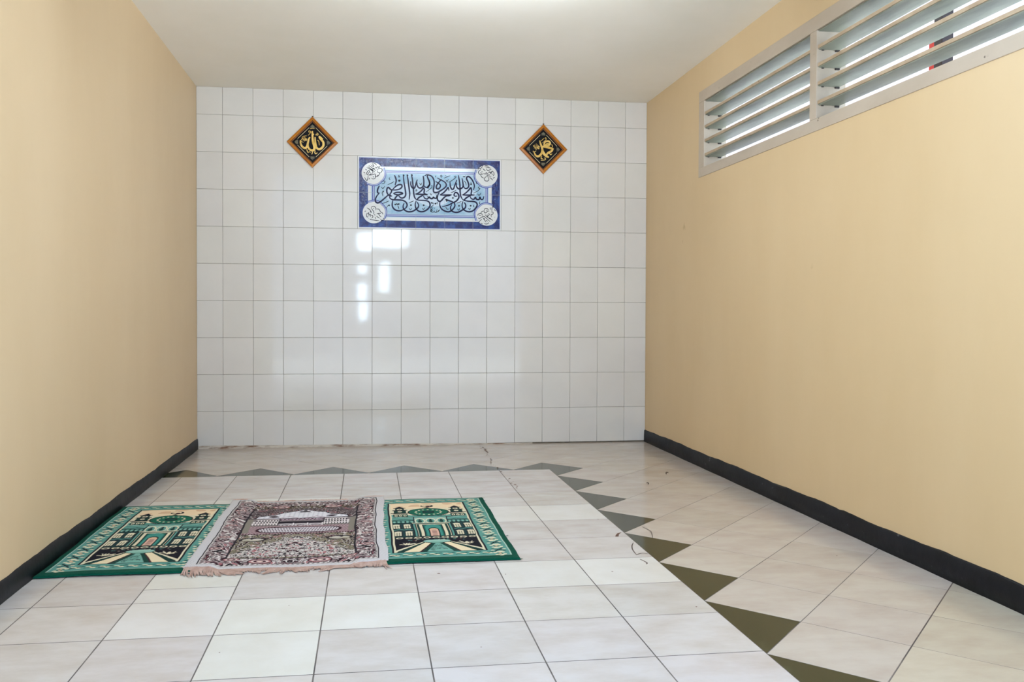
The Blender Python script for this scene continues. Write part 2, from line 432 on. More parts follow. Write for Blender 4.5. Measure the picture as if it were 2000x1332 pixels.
struct_p = pm.build('panel', M_glz_white, MUR)
def rect(a, b, c, d): return [(a, c), (b, c), (b, d), (a, d)]
def arc(cx, cy, r, a0, a1, n=24, lobes=0, amp=0): 
    return [(cx + (r + amp * abs(math.sin(lobes * (t - a0)))) * math.cos(t), cy + (r + amp * abs(math.sin(lobes * (t - a0)))) * math.sin(t)) for t in np.linspace(a0, a1, n)]
bl = MB(); bl.poly([mput(.0010)(u, v) for u, v in rect(.011, .989, .012, .488)]); bl.build('border', M_glz_blue, MUR)
b2 = MB()
for a, b, c, d in ((.010, .990, .486, .490), (.010, .990, .010, .014), (.010, .013, .010, .490), (.987, .990, .010, .490)):
    b2.poly([mput(.0012)(u, v) for u, v in rect(a, b, c, d)])
b2.build('edge_line', M_glz_line, MUR)
bd = MB(); bd.poly([mput(.0013)(u, v) for u, v in rect(.071, .932, .060, .430)]); bd.build('white_band', M_glz_white, MUR)
pb = MB(); pb.poly([mput(.0015)(u, v) for u, v in rect(.090, .912, .080, .412)], 0)
pb.poly([mput(.0016)(u, v) for u, v in rect(.098, .904, .087, .404)], 1)
pb.poly([mput(.0018)(u, v) for u, v in rect(.1035, .8985, .092, .399)], 2)
pb.poly([mput(.0019)(u, v) for u, v in rect(.115, .888, .101, .390)], 1)
pb.poly([mput(.0020)(u, v) for u, v in rect(.1175, .8855, .1035, .3875)], 0)
pb.build('inner_frame', [M_glz_pale, M_glz_line, mat('mural_lilac_glaze', (158, 168, 200), 0.14, 0.22)], MUR)
fd = MB(); fd.poly([mput(.0022)(u, v) for u, v in rect(.121, .882, .107, .384)]); fd.build('sky_field', M_glz_field, MUR)
gl = MB()                                              # pale wash behind the lettering
for (cx, cy, rx, ry) in ((.36, .25, .16, .060), (.52, .22, .12, .055), (.69, .25, .13, .058), (.25, .24, .07, .045)):
    ps = [(cx + rx * math.cos(t) * (1 + .08 * math.sin(5 * t)), cy + ry * math.sin(t) * (1 + .1 * math.cos(4 * t))) for t in np.linspace(0, 2 * PI, 40)[:-1]]
    gl.poly([mput(.0023 + .00003 * cx)(u, v) for u, v in ps])
gl.build('pale_wash', mat('mural_wash_glaze', (206, 216, 228), 0.12, 0.25, alt=(184, 206, 222), scale=14), MUR)
MEDS = []
for cx, cy, sx, sy in ((.103, .383, 1, -1), (.897, .386, -1, -1), (.110, .111, 1, 1), (.898, .108, -1, 1)):
    md = MB()
    a_in = math.atan2(sy, sx)
    for r, d, m in ((.0895, .0025, 1), (.0845, .0026, 2), (.0775, .00275, 1), (.0755, .0028, 0)):
        sc = lambda t: abs(math.cos(t - a_in)) > .2 and math.cos(t - a_in) > 0
        pts = []
        for t in np.linspace(0, 2 * PI, 121)[:-1]:
            inner = math.cos(t - a_in) > 0.30
            rr = r + (.004 * abs(math.sin(3.0 * (t - a_in))) if inner else 0)
            if not inner: rr = .0755 if m == 0 else .0765
            pts.append((cx + rr * math.cos(t), cy + rr * .97 * math.sin(t)))
        md.poly([mput(d)(u, v) for u, v in pts], m)
    MEDS.append(md.build('medallion', [M_glz_white, M_glz_line, bpy.data.materials['mural_lilac_glaze']], MUR))
jt = MB()
for i in range(1, 5): jt.poly([mput(.0031)(u, v) for u, v in rect(.2 * i - .0008, .2 * i + .0008, .002, .498)])
jt.poly([mput(.0031)(u, v) for u, v in rect(.002, .998, .2492, .2508)])
jt.build('tile_joints', M_joint, MUR)

def P(s): return [tuple(float(c) for c in q.split(',')) for q in s.split()]
Z1 = lambda x, y: (33.3 + x / 2, 300 + y / 2)          # left half of the text
Z2 = lambda x, y: (966.7 + x / 2, 266.7 + y / 2)       # right half
BIG1 = ['605,235 575,290 553,360 560,420 605,425', '605,425 540,500 500,590 510,660 565,685 640,645 740,560 800,505 860,470',
 '930,505 880,505 830,470 795,405 797,320 832,280 880,325 915,352 905,410 872,460 905,500', '930,348 985,290 1040,240 1110,208 1172,215 1180,268 1130,320 1040,345 930,350',
 '985,-40 1018,30 1034,110 1005,225', '960,437 1020,415 1085,408 1160,415 1200,440 1140,462 1085,475 1010,460 960,440', '1075,485 1030,530 985,600',
 '1090,485 1130,535 1180,558 1240,540 1276,485 1276,400 1252,250 1230,110 1212,-50', '1212,-52 1238,-12', '1310,-52 1335,60 1352,190 1368,310 1384,450 1368,600',
 '1310,-52 1340,-15', '1410,120 1412,210 1445,285 1500,300 1530,240 1555,150 1582,75', '1570,150 1578,230 1620,290 1680,292 1740,235 1748,110 1735,0 1730,-20',
 '1745,225 1790,275 1850,272 1898,215 1890,130 1850,30 1838,-20 1870,-40', '860,515 878,565 950,602 1080,606 1200,618 1282,665 1315,735 1290,805 1230,855',
 '950,620 932,700 942,790 1000,860 1080,888 1160,885 1230,850', '1240,690 1212,760 1225,840 1280,890 1350,915 1450,905 1540,855 1600,800 1612,735 1570,655',
 '1550,630 1525,720 1538,805 1590,880 1660,912 1750,905 1845,850 1905,770 1903,690 1850,638 1760,622 1640,616 1560,602',
 '1425,-62 1448,50 1465,200 1478,320 1488,440 1510,540 1560,605', '1425,-62 1455,-20', '1530,458 1600,430 1680,372 1740,300 1762,345 1755,425 1800,458 1850,466',
 '1530,455 1650,462 1760,466 1845,468', '1740,480 1650,525 1600,565 1570,605', '1740,500 1770,560 1840,582 1885,530 1915,560 1960,575 2000,545 2030,560 2080,560 2120,500']
BIG2 = ['-100,50 -50,20 0,22 60,42 118,98 150,190 148,300 132,410 150,472 235,476 320,432 410,372 466,305 452,235 400,192 320,150 230,98',
 '188,190 250,232 312,285 300,352 250,388 208,360 215,300 260,235 300,180 345,135', '300,545 390,490 470,410 518,352 538,435', '300,545 450,548 610,542',
 '600,545 540,565 470,570 400,622 350,680 300,712 248,685 232,605 258,520 290,480', '305,712 296,800 330,888 400,948 500,982 580,965 650,905 692,830 680,760 640,735',
 '460,660 540,692 640,722', '760,570 700,575 670,545 700,485 752,490 795,550 793,620 750,682 700,722 640,745 580,780 500,815 355,850',
 '610,790 578,870 600,950 680,992 780,992 880,942 955,890 978,830 962,770 935,738', '905,710 882,800 898,890 960,952 1060,982 1165,958 1245,880 1280,800 1252,742 1180,715 1060,708 950,690 890,655',
 '782,28 800,120 820,250 828,380 832,480 850,580 890,655', '890,547 975,495 1060,415 1112,358 1132,440 1120,520 1160,545', '890,545 1050,548 1215,545', '1110,560 1020,602 960,650 930,700',
 '1092,580 1125,640 1195,655 1232,608 1262,655 1330,660 1352,600 1380,655 1432,655 1458,578', '565,205 572,310 610,392 655,385 692,290 745,150', '740,230 735,320 790,385 862,372 908,320 902,220 880,108',
 '908,300 955,370 1020,368 1058,310 1042,220 1002,130 1010,78 1062,68 1130,128 1182,220 1205,310 1185,415', '10,360 -25,350 20,290 35,240 20,150']
SM1 = ['815,212 900,175 982,128', '655,128 700,115 745,118 735,160 700,182 660,182', '645,262 690,310 742,248', '672,392 700,375 718,385 690,405 665,420', '668,425 682,460 692,512',
 '1085,100 1110,85 1140,100 1110,128 1085,100', '1085,0 1105,-18 1125,0 1105,15 1085,0', '1632,168 1672,215 1692,160', '1535,340 1560,340 1570,360 1545,378 1530,355', '1800,405 1880,345 1962,275 1950,238 1975,230',
 '680,702 765,670 850,632', '830,740 862,735 855,765 830,750 770,825', '1005,730 1050,700 1055,735 1090,702 1130,715', '1072,755 1090,790 1104,845', '1360,688 1430,655 1492,632',
 '1365,820 1402,862 1445,815', '1702,820 1738,852 1785,800', '870,20 852,60 885,85', '1940,660 1946,700', '1965,665 1968,700 ', '1990,760 1935,790 1930,840 1960,870 1925,905 1990,925 2030,890', 
 '560,-45 552,-8', '1090,-30 1112,-40']
SM2 = ['185,40 190,72 205,78', '310,50 330,28 356,55 335,82 310,55', '410,108 490,70 575,40', '690,90 680,60 715,58 712,92 640,150 560,200 490,216', '455,148 485,192 525,135', '908,48 915,75 940,62 948,78 972,40',
 '935,180 975,225 990,302', '1108,210 1138,265 1108,278 1100,255 1120,235', '1268,188 1262,240 1292,252', '1342,325 1308,345 1325,370 1352,385 1280,450 1182,496', '1290,512 1330,556 1382,490', '582,488 660,458 730,415',
 '745,758 810,735 865,710', '1352,712 1338,760 1362,780', '755,905 790,940 828,888', '1042,888 1082,920 1108,880', '445,868 470,880 490,915 545,905', '1200,800 1185,840 1210,860', '78,742 100,775', '120,740 128,785', '215,742 235,738 225,755 238,785',
 '140,800 85,850 100,900 55,945 100,990 160,985 200,1000 230,910', '200,1000 260,970 292,930 240,975', '155,880 160,900', '100,940 110,960', '55,500 70,540 95,530', '-40,560 0,610 60,640 110,620 130,590 165,632 205,620 212,560 195,518', '455,30 458,50']
DOT1 = [(1415, 742), (1745, 745), (1112, 102), (1010, 725), (1090, 720)]
DOT2 = [(640, 622), (800, 828), (1108, 826), (465, 665), (480, 700), (185, 770)]
lt = MB()
def stroke(mb, T_, pts, wid, d, m):
    rib = ribbon([T_(*p) for p in pts], wid, n=6)
    lay(mb, [(sheet(*a), sheet(*b)) for a, b in rib], mput(d), m)
for T_, L_ in ((Z1, BIG1), (Z2, BIG2)):
    for s in L_: stroke(lt, T_, P(s), 21.5, .0033, 1); stroke(lt, T_, P(s), 15.0, .0034, 0)
for T_, L_ in ((Z1, SM1), (Z2, SM2)):
    for s in L_: stroke(lt, T_, P(s), 9.0, .0034, 0)
for T_, L_, in ((Z1, DOT1), (Z2, DOT2)):
    for x, y in L_: lt.poly([mput(.0035)(*sheet(*T_(x + a, y + b))) for a, b in ((-30, 0), (0, -26), (30, 0), (0, 26))], 0)
lt.build('lettering', [M_ink, M_ink_edge], MUR)
MED = {
 (33.3, 0): ['470,440 740,640', '430,480 700,690', '400,520 600,640 610,700', '580,350 640,350 720,390 760,440', '580,370 640,420 660,470 600,460 560,430', '700,490 740,540 800,490 860,540', '760,600 860,560 930,560 965,620 920,700 860,740', '780,620 800,700 860,710 840,800 760,860 700,830 740,860',
   '490,610 440,650 400,720 420,790 480,740', '480,620 500,680 440,740', '450,800 440,900 410,1000 360,960 320,880', '520,700 560,760 480,800 600,790 700,760 720,840 700,920 620,940 560,900', '880,460 830,550', '930,390 900,470', '500,900 480,960', '760,330 790,360', '520,380 530,400', '350,580 400,620', '280,690 340,730', '330,790 340,800', '620,850 660,880', '640,700 600,740', '520,560 600,600 650,540 700,560'],
 (1500, 33.3): ['330,390 350,440 420,460 480,420 530,350', '390,370 430,380 470,310', '540,280 570,290', '580,340 740,375', '580,390 820,450', '450,470 420,520 360,570 350,620 400,680 480,690 530,640', '470,570 500,590', '430,700 480,780 560,820', '510,460 580,520 620,550', '640,460 700,540 760,520 840,490', '620,600 660,620 620,660 540,650',
   '740,600 690,660 680,720 760,740 840,760', '780,560 820,650 860,600', '930,590 940,680 900,740', '700,750 620,780 570,850 600,910 680,930 740,890 740,820 700,770', '770,790 840,840 900,900', '900,820 970,790', '860,690 900,660', '320,460 380,490', '330,530 340,540', '740,570 800,620 880,560 920,600', '420,620 480,640', '720,690 780,700'],
 (33.3, 566.7): ['400,400 440,420 520,480 580,590', '560,400 600,350 680,350 730,420 720,490', '560,410 620,490 660,570 640,640', '750,440 840,450 890,530 900,560', '900,550 970,590 990,650', '420,590 390,650 410,740 460,720', '480,700 500,640 540,660 520,740', '560,700 600,680 620,740 570,790', '680,640 700,680', '760,600 840,640 880,700 930,740', '750,710 870,790',
   '520,800 540,840 700,860 860,880', '1000,790 1040,810 1010,850 930,860 900,800', '930,870 930,930', '320,540 360,510', '460,790 470,800', '790,950 800,955', '640,400 660,440', '700,740 720,810', '800,600 920,600', '510,530 560,570', '430,620 470,580 450,680'],
 (1500, 566.7): ['570,500 600,430 680,430 740,480', '560,500 580,580 640,580 700,520 760,520', '330,700 340,640 420,600 490,640 490,700', '330,760 380,800 450,760 540,720 600,740 700,830 800,920', '600,650 700,750 900,870', '440,600 480,540 560,510', '860,540 860,420 890,360 930,390', '680,640 700,720 760,640 720,600', '830,560 900,560 900,630 830,660 840,740', '540,790 590,860 640,940',
   '560,980 640,1000 720,980 720,940', '400,870 370,960', '450,960 510,1010', '960,740 975,750', '1000,630 1004,634', '950,450 1000,520', '640,490 690,490', '380,660 440,700', '480,820 420,880', '780,970 786,972', '640,860 700,900', '800,380 800,470', '720,760 800,800 860,860', '520,760 560,820 600,780']}
for ((ox, oy), L_), md_ in zip(MED.items(), MEDS):
    ml = MB()
    for s in L_: stroke(ml, lambda x, y: (ox + x * .3503, oy + y * .3503), P(s), 8.6, .0034, 0)
    ml.build('lettering', M_ink, md_)

# ================================================================ two diamond shaped framed calligraphies
M_wood = mat('frame_wood', (196, 126, 36), 0.35, 0.4, alt=(160, 92, 20), scale=7, stretch=(1, 1, 1), coat=0.15)
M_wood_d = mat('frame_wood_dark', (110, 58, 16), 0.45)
M_velvet = mat('frame_black_ground', (9, 7, 11), 0.5, 0.15)
M_gold = mat('gold_lettering', (226, 192, 112), 0.36, 0.5, metal=0.35, alt=(200, 158, 66), scale=30)
M_goldline = mat('pale_gold_line', (222, 204, 158), 0.4, 0.5, metal=0.2)
M_orn = mat('olive_ornament', (112, 108, 80), 0.6, alt=(70, 62, 52), scale=60)
M_nail = mat('nail_dark', (30, 28, 26), 0.5, metal=0.6)
def diamond_frame(label, cx, cz, hw, hh, big, small, scrib, pc, ps):
    e = empty('picture_frame', (cx, -0.001, cz))
    tag(e, label, 'picture frame', 'diamond shaped calligraphy frames on the tiled wall')
    k = hw / 0.172
    D = lambda r, y: [(r * hw / .172, y, 0), (0, y, r * hh / .172), (-r * hw / .172, y, 0), (0, y, -r * hh / .172)]
    mb = MB()
    prof = [(.172, 0.0), (.172, -.012), (.168, -.017), (.163, -.018), (.159, -.0145), (.152, -.0155), (.147, -.013), (.1435, -.008), (.140, -.0075), (.138, -.005), (.138, 0)]
    ids = []
    for r, y in prof: ids.append(D(r, y))
    for a, b in zip(range(len(prof) - 1), range(1, len(prof))):
        for i in range(4):
            j = (i + 1) % 4
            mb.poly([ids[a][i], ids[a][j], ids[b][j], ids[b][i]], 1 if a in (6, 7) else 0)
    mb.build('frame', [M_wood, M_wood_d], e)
    p = MB(); p.poly(D(.1385, -.0045)[::-1]); p.build('panel', M_velvet, e)
    s = 0.0001
    def Tm(x, y): return ((x - pc[0]) / ps[0] * hw, (pc[1] - y) / ps[1] * hh)
    put = lambda d: (lambda x, y: (x, d, y))
    g = MB(); idx = 0
    def thick(rib, d0, d1):
        i = g.verts([q for a, b in rib for q in ((a[0], d0, a[1]), (a[0], d1, a[1]), (b[0], d1, b[1]), (b[0], d0, b[1]))])
        for q in range(len(rib) - 1):
            b0 = i + 4 * q
            for c in range(3): g.face([b0 + c, b0 + c + 1, b0 + c + 5, b0 + c + 4])
    for wd, pts in big: idx += 1; thick(ribbon([Tm(*q) for q in P(pts)], wd / ps[0] * hw, n=8, taper=.28), -.0047, -.0060 - idx * .00008)
    for wd, pts in small: idx += 1; thick(ribbon([Tm(*q) for q in P(pts)], wd / ps[0] * hw, n=5, taper=.5), -.0047, -.0056 - idx * .00004)
    rr = random.Random(11); sx, sy, sr = scrib
    for q in range(16):
        a = rr.uniform(0, 6.28); r0 = rr.uniform(.1, .75) * sr
        pts = [(sx + r0 * math.cos(a) + rr.uniform(-.4, .4) * sr, sy + r0 * math.sin(a) + rr.uniform(-.4, .4) * sr) for _ in range(3)]
        thick(ribbon([Tm(*q2) for q2 in pts], 10 / ps[0] * hw, n=4), -.0047, -.0055 - q * .00003)
    g.build('lettering', M_gold, e)
    def seg(a, b, wd=.0024):
        ln = MB(); a = np.array(a); b = np.array(b); d = b - a; nn = np.array((-d[1], d[0])) / np.hypot(*d) * wd / 2
        ln.poly([put(-.0052)(*q) for q in (a + nn, b + nn, b - nn, a - nn)]); ln.build('gold_line', M_goldline, e)
    c0, c1 = .022 * k, .099 * k
    for sx_, sz_ in ((1, 1), (1, -1), (-1, 1), (-1, -1)): seg((sx_ * c0, sz_ * c1), (sx_ * c1, sz_ * c0))
    for a in range(4):
        ca, sa = math.cos(a * PI / 2), math.sin(a * PI / 2)
        o = MB()
        shape = [(.120, 0), (.106, .016), (.104, .008), (.099, .020), (.096, .012), (.096, -.012), (.099, -.020), (.104, -.008), (.106, -.016)]
        o.poly([put(-.0051)(ca * x * k - sa * y * k, sa * x * k + ca * y * k) for x, y in shape]); o.build('corner_ornament', M_orn, e)
    nl = MB(); nl.box((-.004, -.006, hh - .002), (.006, .001, hh + .005)); nl.build('nail', M_nail, e, bevel=.001)
    return e
diamond_frame('diamond shaped wooden frame left of the mural, single tall gold Arabic word on black', .766, 2.083, .1725, .1735,
  [(48, '428,640 432,700 455,765 500,808 545,815 580,770 600,690 618,610 645,565'), (52, '600,700 605,790 640,845 700,865 745,830 740,760 715,680 704,590 700,500 702,430'),
   (50, '760,560 762,640 775,730 795,800 845,835 905,810 948,745 945,670 905,620 868,580 862,545 935,600'), (34, '708,425 690,455 720,500 735,510'), (26, '868,545 900,590 940,605')],
  [(14, '632,462 615,440 630,420 655,435 645,480 600,528'), (12, '770,490 785,520 800,480 815,520 832,490 800,455'), (16, '815,625 845,660 855,742'), (22, '570,845 600,920'), (16, '600,920 630,895 655,915'), (20, '712,875 700,910 685,955'), (22, '762,865 755,915 775,940 812,912'), (12, '640,375 700,360 750,365'), (14, '460,640 480,560 570,535'), (12, '450,620 440,660 500,690')],
  (520, 625, 62), (701, 681), (583, 581))
diamond_frame('diamond shaped wooden frame right of the mural, broad crossing gold Arabic word on black', 2.369, 2.083, .1725, .175,
  [(40, '690,605 700,550 735,505 800,495 838,535 822,580 770,598 690,612'), (52, '645,625 740,632 840,655 920,682'), (52, '905,690 860,735 790,775 735,830'), (58, '655,700 680,770 730,835 810,880'),
   (50, '590,485 612,560 642,640 655,715 635,790 590,845 540,862 490,830 465,770'), (34, '700,612 760,560 830,560')],
  [(13, '620,492 655,465 692,425'), (12, '730,440 715,425 735,415 745,450 700,500 655,542'), (16, '872,570 892,600 885,640'), (16, '822,775 850,815 888,788'), (20, '640,850 625,905 668,915'), (16, '735,905 705,890 735,925 690,945 618,952'), (14, '440,730 440,760 480,750 510,730')],
  (512, 650, 88), (676, 686), (566, 589))

# ================================================================ woven rugs: the pile pattern is worked out stitch by stitch
class Weave:
    """stitch grid; coordinates in millimetres from the far left corner, v towards the viewer"""
    def __init__(s, W, H, step, col):
        s.W, s.H, s.st = W, H, step
        s.nu, s.nv = int(W / step) + 1, int(H / step) + 1
        s.u, s.v = np.meshgrid(np.linspace(0, W, s.nu), np.linspace(0, H, s.nv))
        s.c = np.zeros((s.nv, s.nu, 3)); s.c[:] = lin(*col)[:3]
    def set(s, m, col): s.c[m] = lin(*col)[:3]
    def rect(s, a, b, c, d, col): s.set((s.u >= a) & (s.u <= b) & (s.v >= c) & (s.v <= d), col)
    def inside(s, pts):
        m = np.zeros(s.u.shape, bool); n = len(pts)
        for i in range(n):
            x0, y0 = pts[i]; x1, y1 = pts[(i + 1) % n]
            if y0 == y1: continue
            cnd = ((s.v >= min(y0, y1)) & (s.v < max(y0, y1)))
            xi = x0 + (s.v - y0) * (x1 - x0) / (y1 - y0)
            m ^= cnd & (s.u < xi)
        return m
    def poly(s, pts, col): s.set(s.inside(pts), col)
    def ell(s, cx, cy, rx, ry, col, inner=0.0):
        r = ((s.u - cx) / rx) ** 2 + ((s.v - cy) / ry) ** 2
        s.set((r <= 1) & (r >= inner * inner), col)
    def line(s, pts, wd, col):
        for (x0, y0), (x1, y1) in zip(pts[:-1], pts[1:]):
            dx, dy = x1 - x0, y1 - y0; l2 = dx * dx + dy * dy + 1e-9
            t = np.clip(((s.u - x0) * dx + (s.v - y0) * dy) / l2, 0, 1)
            s.set(np.hypot(s.u - x0 - t * dx, s.v - y0 - t * dy) < wd / 2, col)
def waves(u, v, seed, sc, n=14, aniso=1.0):
    r = np.random.RandomState(seed); out = np.zeros_like(u)
    for _ in range(n):
        a = r.uniform(0, 2 * PI); f = 2 * PI / sc * r.uniform(.6, 1.6)
        out += np.cos(f * (u * math.cos(a) + v * aniso * math.sin(a)) + r.uniform(0, 2 * PI))
    return out / math.sqrt(n / 2)

GRN, TEAL, CRM, BLK, PEACH, DGR, MAR, LT = (4, 70, 54), (88, 142, 132), (212, 202, 174), (16, 15, 26), (208, 172, 140), (14, 50, 45), (62, 22, 32), (140, 178, 166)
def green_weave():
    w = Weave(574, 1055, 2.5, GRN); R = random.Random(5)
    w.rect(24, 550, 22, 1012, (160, 182, 170)); w.rect(28, 546, 26, 1008, TEAL)
    # repeated sprigs round the border
    def sprig(u, v, a, k):
        ca, sa = math.cos(a), math.sin(a)
        T_ = lambda x, y: (u + ca * x - sa * y, v + sa * x + ca * y)
        if k % 2 == 0:
            for x, y in ((-14, -14), (14, -14), (-14, 14), (14, 14), (0, 22), (0, -22)):
                p = T_(x, y); w.ell(p[0], p[1], 9, 7, CRM)
            w.line([T_(-9, -9), T_(9, 9)], 5, GRN); w.line([T_(9, -9), T_(-9, 9)], 5, GRN); p = T_(0, 0); w.ell(p[0], p[1], 7, 7, PEACH)
        else:
            w.line([T_(-22, -16), T_(0, 0), T_(20, 18)], 7, BLK); w.line([T_(-20, 18), T_(0, 0), T_(22, -14)], 7, BLK)
            for x, y in ((-24, 2), (24, -2), (2, 24), (-2, -24)):
                p = T_(x, y); w.ell(p[0], p[1], 8, 5, CRM if (x + y) % 3 else DGR)
    k = 0
    for v in np.arange(62, 990, 51.5):
        for u in (66, 508): sprig(u, v, .2 if u < 300 else -.2, k)
        k += 1
    k = 1
    for u in np.arange(112, 470, 50.0):
        for v in (58, 972): 
            w.ell(u - 10, v - 6, 9, 6, CRM); w.ell(u + 11, v + 6, 9, 6, CRM); w.line([(u - 18, v + 10), (u, v), (u + 18, v - 10)], 7, BLK if k % 2 else GRN); w.ell(u + 22, v - 12, 5, 5, DGR); w.ell(u, v, 4, 4, PEACH)
        k += 1
    w.rect(100, 474, 92, 942, TEAL)
    w.rect(105, 468, 94, 938, BLK); w.rect(112, 461, 101, 934, CRM); 
    w.rect(120, 453, 108, 215, (226, 202, 168)); w.set((w.u > 120) & (w.u < 453) & (w.v > 108) & (w.v < 180) & (waves(w.u, w.v, 3, 120) > .3), PEACH)
    w.rect(120, 453, 330, 492, TEAL); w.ell(287, 330, 100, 26, CRM)
    for s_ in (-1, 1):
        m = lambda x: 287 + s_ * x
        def R_(a, b, c, d, col): w.rect(min(m(a), m(b)), max(m(a), m(b)), c, d, col)
        # minaret with three eaves
        for (c, hw_, y0, y1) in ((128, 20, 196, 240), (128, 27, 240, 300), (128, 33, 305, 372)): R_(c - hw_, c + hw_, y0, y1, DGR)
        for y0, hw_ in ((198, 30), (240, 36), (296, 44)):
            w.poly([(m(128 - hw_), y0 + 12), (m(128 - hw_ + 4), y0), (m(128 + hw_ - 4), y0), (m(128 + hw_), y0 + 12)], BLK)
        w.poly([(m(108), 198), (m(128), 168), (m(148), 198)], BLK)
        w.ell(m(128), 226, 12, 13, CRM, .5); w.ell(m(128), 270, 10, 12, CRM, .3); R_(96, 160, 312, 320, CRM)
        for x in (108, 128, 148): w.ell(m(x), 348, 7, 14, CRM); w.ell(m(x), 350, 3, 8, BLK)
        R_(70, 164, 376, 384, BLK); w.line([(m(60), 398), (m(165), 372)], 8, LT)
        # battlements
        R_(72, 166, 440, 490, DGR)
        for q in range(5):
            x = 82 + 19 * q; w.ell(m(x), 462, 8, 16, TEAL); w.ell(m(x), 466, 4, 10, LT); R_(x + 8, x + 11, 445, 488, BLK)
        w.line([(m(70), 436), (m(110), 420), (m(166), 432)], 7, BLK)
        # walls and windows
        R_(70, 167, 490, 705, (26, 52, 54))
        for r0 in (512, 630):
            for x0 in (92, 137):
                R_(x0 - 3, x0 + 32, r0 - 6, r0 + 70, BLK); R_(x0, x0 + 29, r0, r0 + 62, CRM); w.ell(m(x0 + 14), r0 + 2, 15, 10, CRM)
                for q in (8, 19): R_(x0 + q, x0 + q + 3, r0 + 12, r0 + 62, BLK)
                R_(x0 + 2, x0 + 27, r0 + 28, r0 + 32, DGR)
        w.line([(m(90), 598), (m(106), 588), (m(124), 600), (m(142), 588), (m(164), 600)], 8, TEAL)
        w.line([(m(90), 614), (m(110), 606), (m(140), 616), (m(164), 606)], 5, BLK)
    # dome, crescent
    w.ell(287, 288, 94, 76, BLK); w.poly([(262, 222), (287, 196), (312, 222)], BLK)
    w.ell(287, 288, 88, 70, (22, 94, 74)); w.ell(287, 286, 28, 24, BLK); w.ell(287, 286, 20, 16, (14, 66, 62))
    for a in np.linspace(0, 2 * PI, 17)[:-1]: w.ell(287 + 58 * math.cos(a), 288 + 46 * math.sin(a), 5, 6, CRM)
    w.line([(215, 345), (240, 362), (287, 352), (334, 362), (360, 345)], 7, BLK)
    w.ell(287, 168, 30, 26, BLK); w.ell(284, 164, 22, 17, (226, 202, 168)); w.ell(290, 172, 10, 9, MAR)
    # frieze of arches
    w.rect(212, 362, 385, 490, BLK); w.rect(216, 358, 390, 482, LT)
    for cx_ in (240, 287, 334): w.ell(cx_, 448, 22, 46, CRM); w.ell(cx_, 452, 17, 38, TEAL); w.ell(cx_, 458, 9, 20, DGR); w.ell(cx_, 430, 5, 8, BLK)
    w.rect(205, 368, 484, 496, CRM); w.rect(200, 373, 494, 500, BLK)
    # doorway in nested frames
    for a, b, col in ((86, 500, BLK), (80, 502, TEAL), (73, 504, BLK), (68, 506, CRM), (64, 508, DGR), (54, 512, CRM), (42, 520, BLK), (38, 524, (20, 96, 84))):
        w.rect(287 - a, 287 + a, b, 705, col)
    w.ell(287, 560, 33, 44, (60, 132, 122)); w.rect(254, 320, 560, 705, (60, 132, 122)); w.ell(287, 600, 22, 30, BLK); w.rect(265, 309, 600, 705, BLK)
    w.ell(287, 604, 17, 24, PEACH); w.rect(270, 304, 604, 705, (208, 168, 150))
    for y in range(612, 700, 14): w.rect(278, 296, y, y + 5, (96, 52, 58))
    # garden and paths
    w.rect(120, 453, 705, 934, BLK); w.rect(120, 453, 705, 714, DGR)
    for q in range(9): w.ell(140 + q * 37, 728, 15, 12, CRM, .55)
    for q in range(60):
        u_, v_ = R.uniform(170, 404), R.uniform(735, 775); w.ell(u_, v_, 4, 3, R.choice([CRM, MAR, TEAL, DGR]))
    for s_ in (-1, 1):
        m = lambda x: 287 + s_ * x
        for q in range(14):
            a = R.uniform(-2.9, -.2); L0 = R.uniform(14, 40); x0, y0 = 118 + R.uniform(-14, 14), 822 + R.uniform(-6, 12)
            w.line([(m(x0), y0), (m(x0 + L0 * math.cos(a)), y0 + .7 * L0 * math.sin(a))], 4.5, CRM)
        w.poly([(m(52), 790), (m(168), 905), (m(168), 934), (m(52), 800)], CRM); 
        w.poly([(m(46), 790), (m(160), 918), (m(166), 934), (m(128), 934), (m(30), 800)], DGR)
        w.poly([(m(40), 792), (m(138), 934), (m(78), 934), (m(16), 794)], (224, 206, 172))
        w.poly([(m(18), 792), (m(80), 934), (m(70), 934), (m(10), 790)], MAR)
        w.poly([(m(10), 786), (m(72), 934), (m(44), 934), (m(0), 786)], (14, 58, 50))
    w.poly([(287, 792), (236, 934), (338, 934)], (112, 160, 148))
    for q in range(26):
        t = R.uniform(.3, 1); x = 287 + R.uniform(-.75, .75) * 50 * t; y = 792 + 138 * t
        w.line([(x - 7, y), (x, y - 3), (x + 7, y + 1)], 3.2, R.choice([DGR, BLK, (60, 110, 104)]))
    w.ell(287, 788, 58, 26, DGR); w.ell(287, 784, 54, 22, LT); w.ell(287, 800, 30, 12, (120, 164, 150))
    return w

